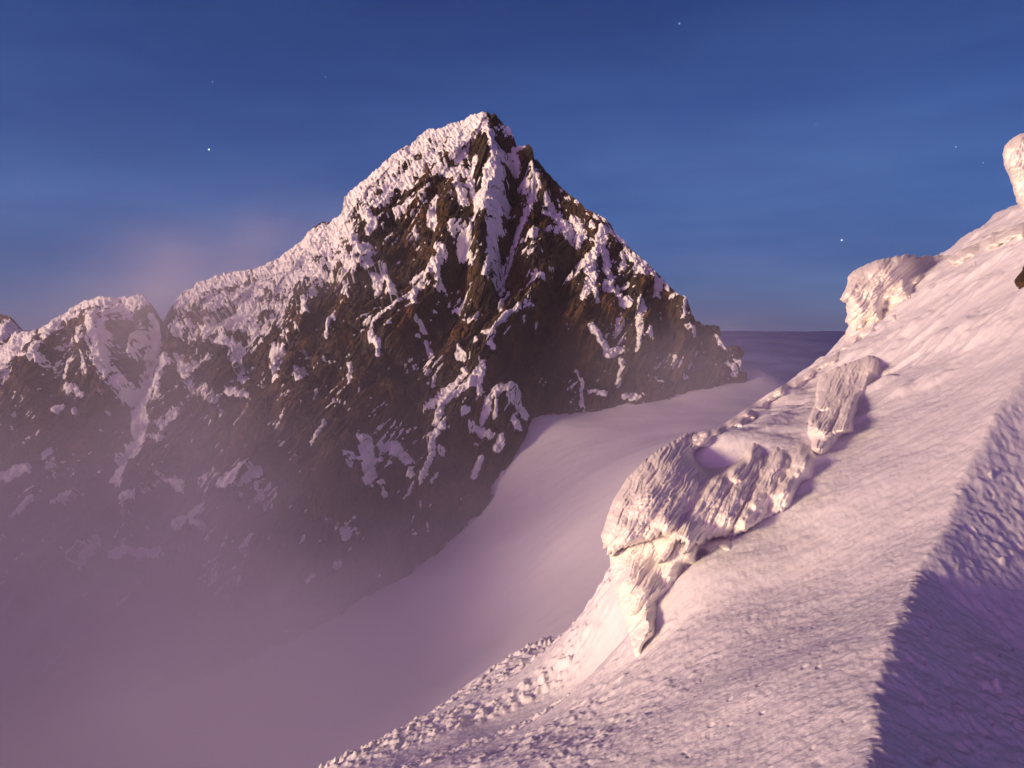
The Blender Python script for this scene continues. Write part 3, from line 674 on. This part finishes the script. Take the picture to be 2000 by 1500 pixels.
C_POLY = [(1604,730),(1632,716),(1668,704),(1697,694),(1726,698),(1740,715),(1715,752),(1696,770),(1686,792),(1684,820),(1670,845),(1640,860),(1620,880),(1589,905),(1575,880),(1578,844),(1580,815),(1594,784),(1594,755)]
C_BASE = [(1605,745,n_,.9),(1660,720,n_,1),(1700,705,n_,.8),(1735,710,n_,0),(1598,770,n_,1),(1640,760,n_,1),(1680,740,n_,1),(1712,750,n_,0),(1690,790,n_,0),(1655,790,n_,1),(1615,810,n_,1),(1586,820,n_,.8),(1684,820,n_,0),(1645,830,n_,.9),(1625,850,n_,.7),(1600,870,n_,.6),(1589,900,n_,0),(1650,862,n_,0),(1578,860,n_,.3)]
C_MASS = [(1700,705,1625,760,26,.30),(1680,740,1612,780,22,.36),(1670,780,1640,838,15,.26),(1640,780,1605,835,15,.28),(1625,830,1592,890,14,.2)]
c = rime_block('rime_outcrop', C_POLY, C_BASE, M_RIME, 60, 0.45, 1.6, 26, 200, (34, 8), 0.20, 201, masses=C_MASS, spread=12, fib=0.05)
tag(c, 'narrow upright clump of rime standing midway up the near slope', 'rime outcrop')
E_POLY = [(1641,584),(1654,560),(1656,540),(1670,526),(1712,508),(1770,496),(1800,500),(1830,497),(1870,500),(1900,494),(1905,520),(1870,545),(1830,556),(1790,575),(1760,592),(1738,620),(1700,638),(1668,648),(1654,630),(1654,592)]
E_BASE = [(1645,584,23.8,1),(1670,526,24.6,1),(1770,500,25.2,.9),(1830,500,n_,.6),(1900,500,n_,0),(1895,525,n_,0),(1850,545,n_,0),(1800,565,n_,.0),(1790,545,24.4,.6),(1740,560,24.2,1),(1700,580,23.8,1),(1666,600,23.5,1),(1660,620,23.3,.9),(1700,615,23.4,.8),(1740,598,n_,.5),(1668,640,23.0,.8),(1700,634,n_,.4),(1735,615,n_,.2)]
E_MASS = [(1780,505,1700,570,26,.4),(1720,515,1665,580,24,.4),(1760,540,1690,600,22,.4),(1830,505,1770,555,18,.3)]
c = rime_block('rime_outcrop', E_POLY, E_BASE, M_RIME, 46, 0.9, 2.2, 34, 230, (44, 8), 0.24, 251, masses=E_MASS, fib=0.085, spread=10, jag=6)
tag(c, 'jutting rime cornice on the skyline of the near slope, against blue sky', 'rime outcrop')
G_POLY = [(1690,612),(1666,622),(1652,646),(1651,668),(1630,692),(1620,705),(1650,696),(1690,676),(1740,655),(1790,640),(1820,620),(1800,596),(1745,600)]
G_BASE = [(1656,640,23.2,1),(1652,666,22.9,1),(1630,695,n_,.6),(1690,635,n_,.8),(1740,620,n_,.35),(1775,610,n_,0),(1790,605,n_,0),(1815,620,n_,0),(1790,640,n_,0),(1740,655,n_,0),(1690,676,n_,.1),(1650,698,n_,.0),(1745,600,n_,.2)]
c = rime_block('rime_outcrop', G_POLY, G_BASE, M_RIME, 38, 0.5, 1.6, 22, 90, (26, 7), 0.2, 301, fib=0.06)
tag(c, 'low ledge of rime directly under the skyline cornice', 'rime outcrop')
H_POLY = [(1958,302),(1962,285),(1972,274),(1989,262),(2040,250),(2100,270),(2140,330),(2130,450),(2060,450),(2010,425),(1998,414),(1986,395),(1980,372),(1974,350),(1963,328)]
H_BASE = [(1960,300,20.2,1),(1989,262,20.4,1),(2100,270,20.5,1),(2130,440,20,1),(1998,414,20,1),(2050,350,20,1)]
c = rime_block('rime_outcrop', H_POLY, H_BASE, M_RIME, 66, 0.8, 1.6, 60, 190, (24, 11), 0.24, 351, jag=2.5)
tag(c, 'knobbly rime-covered block leaning in at the top of the right edge', 'rime outcrop')
def dense(pts, k, lo, hi, seed):
    rs = np.random.RandomState(seed); o = []
    for (a0, b0), (a1, b1) in zip(pts[:-1], pts[1:]):
        for q in range(k):
            t_ = (q + rs.uniform(0, .8)) / k
            o.append((a0 + (a1 - a0) * t_, b0 + (b1 - b0) * t_ + 3 + rs.uniform(0, 4), None, rs.uniform(lo, hi)))
    return o
K_POLY = [(1322,868),(1345,848),(1400,836),(1440,810),(1490,776),(1525,754),(1560,736),(1600,710),(1640,688),(1668,690),(1640,712),(1600,738),(1560,764),(1525,784),(1490,806),(1440,842),(1400,862),(1350,878)]
K_BASE = dense([(1345,850),(1400,838),(1440,812),(1490,778),(1525,756),(1560,738),(1600,713),(1640,692)], 5, .62, .62, 5) + [(u_, v_, n_, 0) for u_, v_ in [(1668,692),(1654,702),(1640,713),(1620,725),(1600,738),(1580,751),(1560,764),(1542,774),(1525,784),(1508,795),(1490,806),(1465,824),(1440,842),(1420,852),(1400,862)]]
c = rime_block('rime_crest', K_POLY, K_BASE, M_RIME, 30, 0.14, 0.9, 16, 190, (34, 7), 0.20, 451, fib=0.05, jag=7, spread=14)
tag(c, 'ragged fringe of rime along the crest of the slope between the overhang and the cornice', 'rime crest')
L_POLY = [(1850,504),(1880,486),(1920,470),(1960,450),(2000,434),(2060,410),(2075,428),(2010,462),(1960,480),(1920,502),(1870,524)]
L_BASE = dense([(1855,506),(1880,490),(1920,474),(1960,454),(2000,440)], 5, .62, .62, 6) + [(u_, v_, n_, 0) for u_, v_ in [(1870,526),(1895,514),(1920,504),(1940,492),(1960,482),(1985,472),(2010,464)]] + [(2060,415,24.5,.7)]
c = rime_block('rime_crest', L_POLY, L_BASE, M_RIME, 30, 0.2, 0.9, 16, 130, (30, 7), 0.26, 471, fib=0.06, jag=7, spread=14)
tag(c, 'rough rime along the highest part of the near skyline, right of the cornice', 'rime crest')
I_POLY = [(1974,558),(1984,540),(1996,522),(2008,510),(2034,512),(2030,540),(2008,556),(1990,564)]
I_BASE = [(1970,556,n_,.1),(1985,545,n_,.6),(2005,520,n_,.5),(2040,530,n_,.5),(1992,568,n_,.2)]
c = rime_block('rock', I_POLY, I_BASE, M_DARK, 60, 0.25, 0.8, 20, 20, (18, 9), 0.12, 401, jag=2)
tag(c, 'bare dark rock showing through the snow at the right edge', 'rock')

# ------------------------------------------------------------------ cloud sea far below, sky, stars
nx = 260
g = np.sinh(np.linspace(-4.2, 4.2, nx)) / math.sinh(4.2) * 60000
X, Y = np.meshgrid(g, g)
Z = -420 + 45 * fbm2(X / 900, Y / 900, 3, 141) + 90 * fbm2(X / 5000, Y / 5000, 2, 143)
M_CLOUD = snow_mat('cloud_top', (0.15, 0.20, 0.45), (0.20, 0.25, 0.52), 0.0004, 0.004, 8.0, 0.95)  # white cloud darkened to blue: dusk and haze put into the colour
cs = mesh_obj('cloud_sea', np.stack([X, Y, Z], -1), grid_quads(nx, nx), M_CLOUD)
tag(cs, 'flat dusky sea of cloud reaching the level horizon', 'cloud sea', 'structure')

def star_mat():
    m, nt, out = new_mat('star_light'); e = N(nt, 'ShaderNodeEmission'); e.inputs[0].default_value = (0.75, 0.9, 1, 1); e.inputs[1].default_value = 2.2
    nt.links.new(e.outputs[0], out.inputs['Surface']); return m
M_STAR = star_mat()
STARS = [(408,292,1.7,'bright white star in the blue sky left of the summit'), (1644,469,1.5,'bright star just above the skyline cornice on the right'),
         (1327,46,1.2,'small star near the top of the sky, right of the summit'), (1867,287,0.8,'faint star left of the rimed block on the right edge'),
         (1592,243,0.7,'faint star high over the right ridge of the peak'), (415,160,0.7,'faint star above the brightest one'), (636,150,0.7,'faint star up and left from the summit'), (1920,318,0.6,'tiny faint star close to the rimed block')]
for u, v, r, lb in STARS:
    p = P(u, v, 50000)
    o = boulder('star', p.tolist(), 0.75 * r * 50000 / FPX, M_STAR, 3, rough=0.0, sub=10); tag(o, lb, 'star', group='stars')

# ------------------------------------------------------------------ light
SUN_EL = math.radians(3.2)
sd = Vector((-0.82 * math.cos(SUN_EL), -0.572 * math.cos(SUN_EL), math.sin(SUN_EL))).normalized()
sl = bpy.data.lights.new('sun', 'SUN'); sl.energy = 3.9; sl.color = (1.0, 0.72, 0.42); sl.angle = math.radians(11)
so = bpy.data.objects.new('sun', sl); COL.objects.link(so); so.rotation_euler = sd.to_track_quat('Z', 'Y').to_euler()

w = bpy.data.worlds.new('World'); SC.world = w; w.use_nodes = True
nt = w.node_tree; nt.nodes.clear()
out = N(nt, 'ShaderNodeOutputWorld'); bg = N(nt, 'ShaderNodeBackground')
sky = N(nt, 'ShaderNodeTexSky'); sky.sky_type = 'NISHITA'; sky.sun_disc = False
sky.sun_elevation = math.radians(2.0)
sky.sun_rotation = math.atan2(sd.x, sd.y)
sky.altitude = 4500; sky.air_density = 1.0; sky.dust_density = 1.0; sky.ozone_density = 4.0
bg.inputs[1].default_value = 0.15
tc = N(nt, 'ShaderNodeTexCoord'); sx = N(nt, 'ShaderNodeSeparateXYZ'); nt.links.new(tc.outputs['Generated'], sx.inputs[0])
# twilight colours by height above the horizon (values for strength 0.15), laid over the physical sky
tw = ramp(nt, sx.outputs[2], [(0.0, (0.54, 0.54, 1.42)), (0.05, (0.46, 0.66, 1.70)), (0.14, (0.33, 0.67, 1.92)), (0.26, (0.19, 0.44, 1.56)), (0.38, (0.10, 0.25, 1.06)), (0.55, (0.28, 0.18, 0.44)), (1.0, (0.32, 0.18, 0.30))])
mx = N(nt, 'ShaderNodeMix', data_type='RGBA'); mx.inputs[0].default_value = 0.8
nt.links.new(sky.outputs[0], mx.inputs[6]); nt.links.new(tw.outputs[0], mx.inputs[7])
ci = N(nt, 'ShaderNodeMapping'); ci.inputs['Scale'].default_value = (1.2, 1.2, 7.0); ci.inputs['Rotation'].default_value = (0.0, math.radians(9), 0.0); nt.links.new(tc.outputs['Generated'], ci.inputs['Vector'])
cn = noise_node(nt, ci.outputs[0], 2.2, 5, 0.55)
cr_ = ramp(nt, cn.outputs['Fac'], [(0.35, (0.85, 0.85, 0.89)), (0.70, (1.30, 1.17, 1.07))])
cm = N(nt, 'ShaderNodeMix', data_type='RGBA', blend_type='MULTIPLY'); cm.inputs[0].default_value = 1.0
nt.links.new(mx.outputs[2], cm.inputs[6]); nt.links.new(cr_.outputs[0], cm.inputs[7]); mx = cm
# the rosy glow round the horizon on the sun's side
dp = N(nt, 'ShaderNodeVectorMath', operation='DOT_PRODUCT'); nt.links.new(tc.outputs['Generated'], dp.inputs[0]); dp.inputs[1].default_value = (sd.x, sd.y, 0.0)
gl = N(nt, 'ShaderNodeMapRange', interpolation_type='SMOOTHSTEP'); nt.links.new(dp.outputs['Value'], gl.inputs[0]); gl.inputs[1].default_value = -0.05; gl.inputs[2].default_value = 1.0
el = N(nt, 'ShaderNodeMapRange', interpolation_type='SMOOTHSTEP'); nt.links.new(sx.outputs[2], el.inputs[0]); el.inputs[1].default_value = 0.75; el.inputs[2].default_value = 0.0
ml = N(nt, 'ShaderNodeMath', operation='MULTIPLY'); nt.links.new(gl.outputs[0], ml.inputs[0]); nt.links.new(el.outputs[0], ml.inputs[1])
ad = N(nt, 'ShaderNodeMix', data_type='RGBA', blend_type='ADD'); nt.links.new(ml.outputs[0], ad.inputs[0])
nt.links.new(mx.outputs[2], ad.inputs[6]); ad.inputs[7].default_value = (8.2, 2.9, 7.0, 1)
nt.links.new(ad.outputs[2], bg.inputs[0]); nt.links.new(bg.outputs[0], out.inputs['Surface'])

# ------------------------------------------------------------------ mist
def vol_box(name, lo, hi, build):
    lo = np.array(lo, float); hi = np.array(hi, float)
    v = np.array([[(lo, hi)[i][0], (lo, hi)[j][1], (lo, hi)[k][2]] for i in (0, 1) for j in (0, 1) for k in (0, 1)])
    q = [(0, 1, 3, 2), (4, 6, 7, 5), (0, 4, 5, 1), (2, 3, 7, 6), (0, 2, 6, 4), (1, 5, 7, 3)]
    m, nt, out = new_mat(name + '_air')
    build(nt, out)
    return mesh_obj(name, v, q, m, smooth=False)

def V_math(nt, op, a, b=None, c=None):
    n = N(nt, 'ShaderNodeMath', operation=op)
    for i, x in enumerate((a, b, c)):
        if x is None: continue
        if isinstance(x, (int, float)): n.inputs[i].default_value = x
        else: nt.links.new(x, n.inputs[i])
    return n.outputs[0]

def smooth_node(nt, x, a, b):
    n = N(nt, 'ShaderNodeMapRange', interpolation_type='SMOOTHSTEP')
    nt.links.new(x, n.inputs[0]); n.inputs[1].default_value = a; n.inputs[2].default_value = b
    return n.outputs[0]

FOG_COL = (0.87, 0.84, 1.0, 1)
def fog_build(nt, out):
    tc = N(nt, 'ShaderNodeTexCoord'); sx = N(nt, 'ShaderNodeSeparateXYZ'); nt.links.new(tc.outputs['Object'], sx.inputs[0])
    x, y, z = sx.outputs
    mp = N(nt, 'ShaderNodeMapping'); mp.inputs['Scale'].default_value = (1, 1, 1.6); nt.links.new(tc.outputs['Object'], mp.inputs[0])
    n = noise_node(nt, mp.outputs[0], 0.011, 3, 0.5).outputs['Fac']
    n2 = V_math(nt, 'MULTIPLY', V_math(nt, 'SUBTRACT', n, 0.5), 85.0)
    zz = V_math(nt, 'ADD', z, n2)
    # a bank that lies in the valley on the left, thinning upwards
    left = smooth_node(nt, x, 20.0, -110.0)
    bank = V_math(nt, 'EXPONENT', V_math(nt, 'MULTIPLY', V_math(nt, 'ADD', zz, 99.0), -1 / 20.0))
    bank = V_math(nt, 'MINIMUM', bank, 4.0)
    bank = V_math(nt, 'MULTIPLY', bank, V_math(nt, 'MULTIPLY_ADD', left, 0.9, 0.1))
    # thin ground mist that clings to the foot of the face, following the basin
    h = V_math(nt, 'SUBTRACT', zz, V_math(nt, 'MULTIPLY_ADD', x, 0.42, -72.0))
    foot = V_math(nt, 'EXPONENT', V_math(nt, 'MULTIPLY', V_math(nt, 'MAXIMUM', h, 0.0), -1 / 16.0))
    foot = V_math(nt, 'MULTIPLY', foot, V_math(nt, 'MULTIPLY', smooth_node(nt, y, 440.0, 385.0), smooth_node(nt, x, 125.0, 60.0)))
    foot = V_math(nt, 'MULTIPLY', foot, smooth_node(nt, y, 130.0, 230.0))
    dens = V_math(nt, 'ADD', V_math(nt, 'MULTIPLY', bank, 0.0400), V_math(nt, 'MULTIPLY', foot, 0.0050))
    dens = V_math(nt, 'MULTIPLY', dens, V_math(nt, 'MAXIMUM', smooth_node(nt, y, 70.0, 160.0), V_math(nt, 'MULTIPLY', smooth_node(nt, x, -70.0, -160.0), 0.35)))  # side term extends the bank out of view, added to dim the sun
    shade_fog = V_math(nt, 'EXPONENT', V_math(nt, 'MULTIPLY', V_math(nt, 'ADD', zz, 28.0), -1 / 14.0))  # extra fog out of view, added to shade the valley from the low sun
    shade_fog = V_math(nt, 'MULTIPLY', V_math(nt, 'MINIMUM', shade_fog, 1.0), V_math(nt, 'MULTIPLY', smooth_node(nt, x, -120.0, -200.0), smooth_node(nt, y, 175.0, 100.0)))
    dens = V_math(nt, 'MULTIPLY_ADD', shade_fog, 0.0010, dens)
    # wisps spilling through the col and along the left shoulder
    def puff(cx, cy, cz, rx, ry, rz, k):
        dx = V_math(nt, 'DIVIDE', V_math(nt, 'SUBTRACT', x, cx), rx); dy = V_math(nt, 'DIVIDE', V_math(nt, 'SUBTRACT', y, cy), ry); dz = V_math(nt, 'DIVIDE', V_math(nt, 'SUBTRACT', z, cz), rz)
        r2 = V_math(nt, 'ADD', V_math(nt, 'ADD', V_math(nt, 'MULTIPLY', dx, dx), V_math(nt, 'MULTIPLY', dy, dy)), V_math(nt, 'MULTIPLY', dz, dz))
        e = V_math(nt, 'EXPONENT', V_math(nt, 'MULTIPLY', r2, -1.0))
        return V_math(nt, 'MULTIPLY', e, k)
    pf = None
    for a in PUFFS:
        q = puff(*a); pf = q if pf is None else V_math(nt, 'ADD', pf, q)
    pn = smooth_node(nt, noise_node(nt, mp.outputs[0], 0.022, 3, 0.55).outputs['Fac'], 0.30, 0.68)
    dens = V_math(nt, 'ADD', dens, V_math(nt, 'MULTIPLY', pf, V_math(nt, 'MULTIPLY_ADD', pn, 0.8, 0.2)))
    pv = N(nt, 'ShaderNodeVolumePrincipled'); pv.inputs['Color'].default_value = FOG_COL; pv.inputs['Anisotropy'].default_value = 0.0
    nt.links.new(dens, pv.inputs['Density'])
    nt.links.new(pv.outputs[0], out.inputs['Volume'])

def pf(u, v, Y, rx, ry, rz, k):
    p = P(u, v, Y); return (float(p[0]), float(p[1]), float(p[2]), rx, ry, rz, k)
PUFFS = [pf(430, 520, 480, 42, 28, 20, 0.007), pf(590, 450, 480, 34, 28, 18, 0.008), pf(310, 610, 425, 15, 40, 28, 0.015), pf(450, 590, 390, 60, 22, 28, 0.014), pf(170, 660, 385, 40, 25, 26, 0.003), pf(1350, 700, 372, 40, 20, 16, 0.010), pf(330, 760, 370, 40, 30, 40, 0.006)]
fg = vol_box('mist', (-560, -10, -262), (150, 560, 95), fog_build)
tag(fg, 'pinkish mist filling the valley on the left and drifting over the col', 'mist', 'stuff')

def haze_build(nt, out):
    pv = N(nt, 'ShaderNodeVolumePrincipled'); pv.inputs['Color'].default_value = (0.9, 0.9, 0.95, 1); pv.inputs['Density'].default_value = 0.00006
    nt.links.new(pv.outputs[0], out.inputs['Volume'])
hz = vol_box('haze', (-600, -30, -300), (300, 760, 135), haze_build)
tag(hz, 'thin even evening haze in the air between the slope and the peak', 'haze', 'stuff')

# ------------------------------------------------------------------ camera and render settings
cam = bpy.data.cameras.new('camera'); co = bpy.data.objects.new('camera', cam); COL.objects.link(co)
cam.sensor_width = 36; cam.lens = 36 * FPX / 2000; cam.clip_start = 0.1; cam.clip_end = 200000
co.location = (0, 0, 0); co.rotation_euler = (math.radians(90) + PITCH, 0, 0)
SC.camera = co
SC.view_settings.view_transform = 'Standard'; SC.view_settings.look = 'None'; SC.view_settings.gamma = 1; SC.view_settings.exposure = 0.33
try:
    cy = SC.cycles; cy.use_denoising = True; cy.max_bounces = 6; cy.diffuse_bounces = 3; cy.volume_bounces = 2; cy.volume_step_rate = 2.0; cy.adaptive_threshold = 0.02
    cy.use_adaptive_sampling = True; cy.sample_clamp_indirect = 4
except Exception as ex: print(ex)
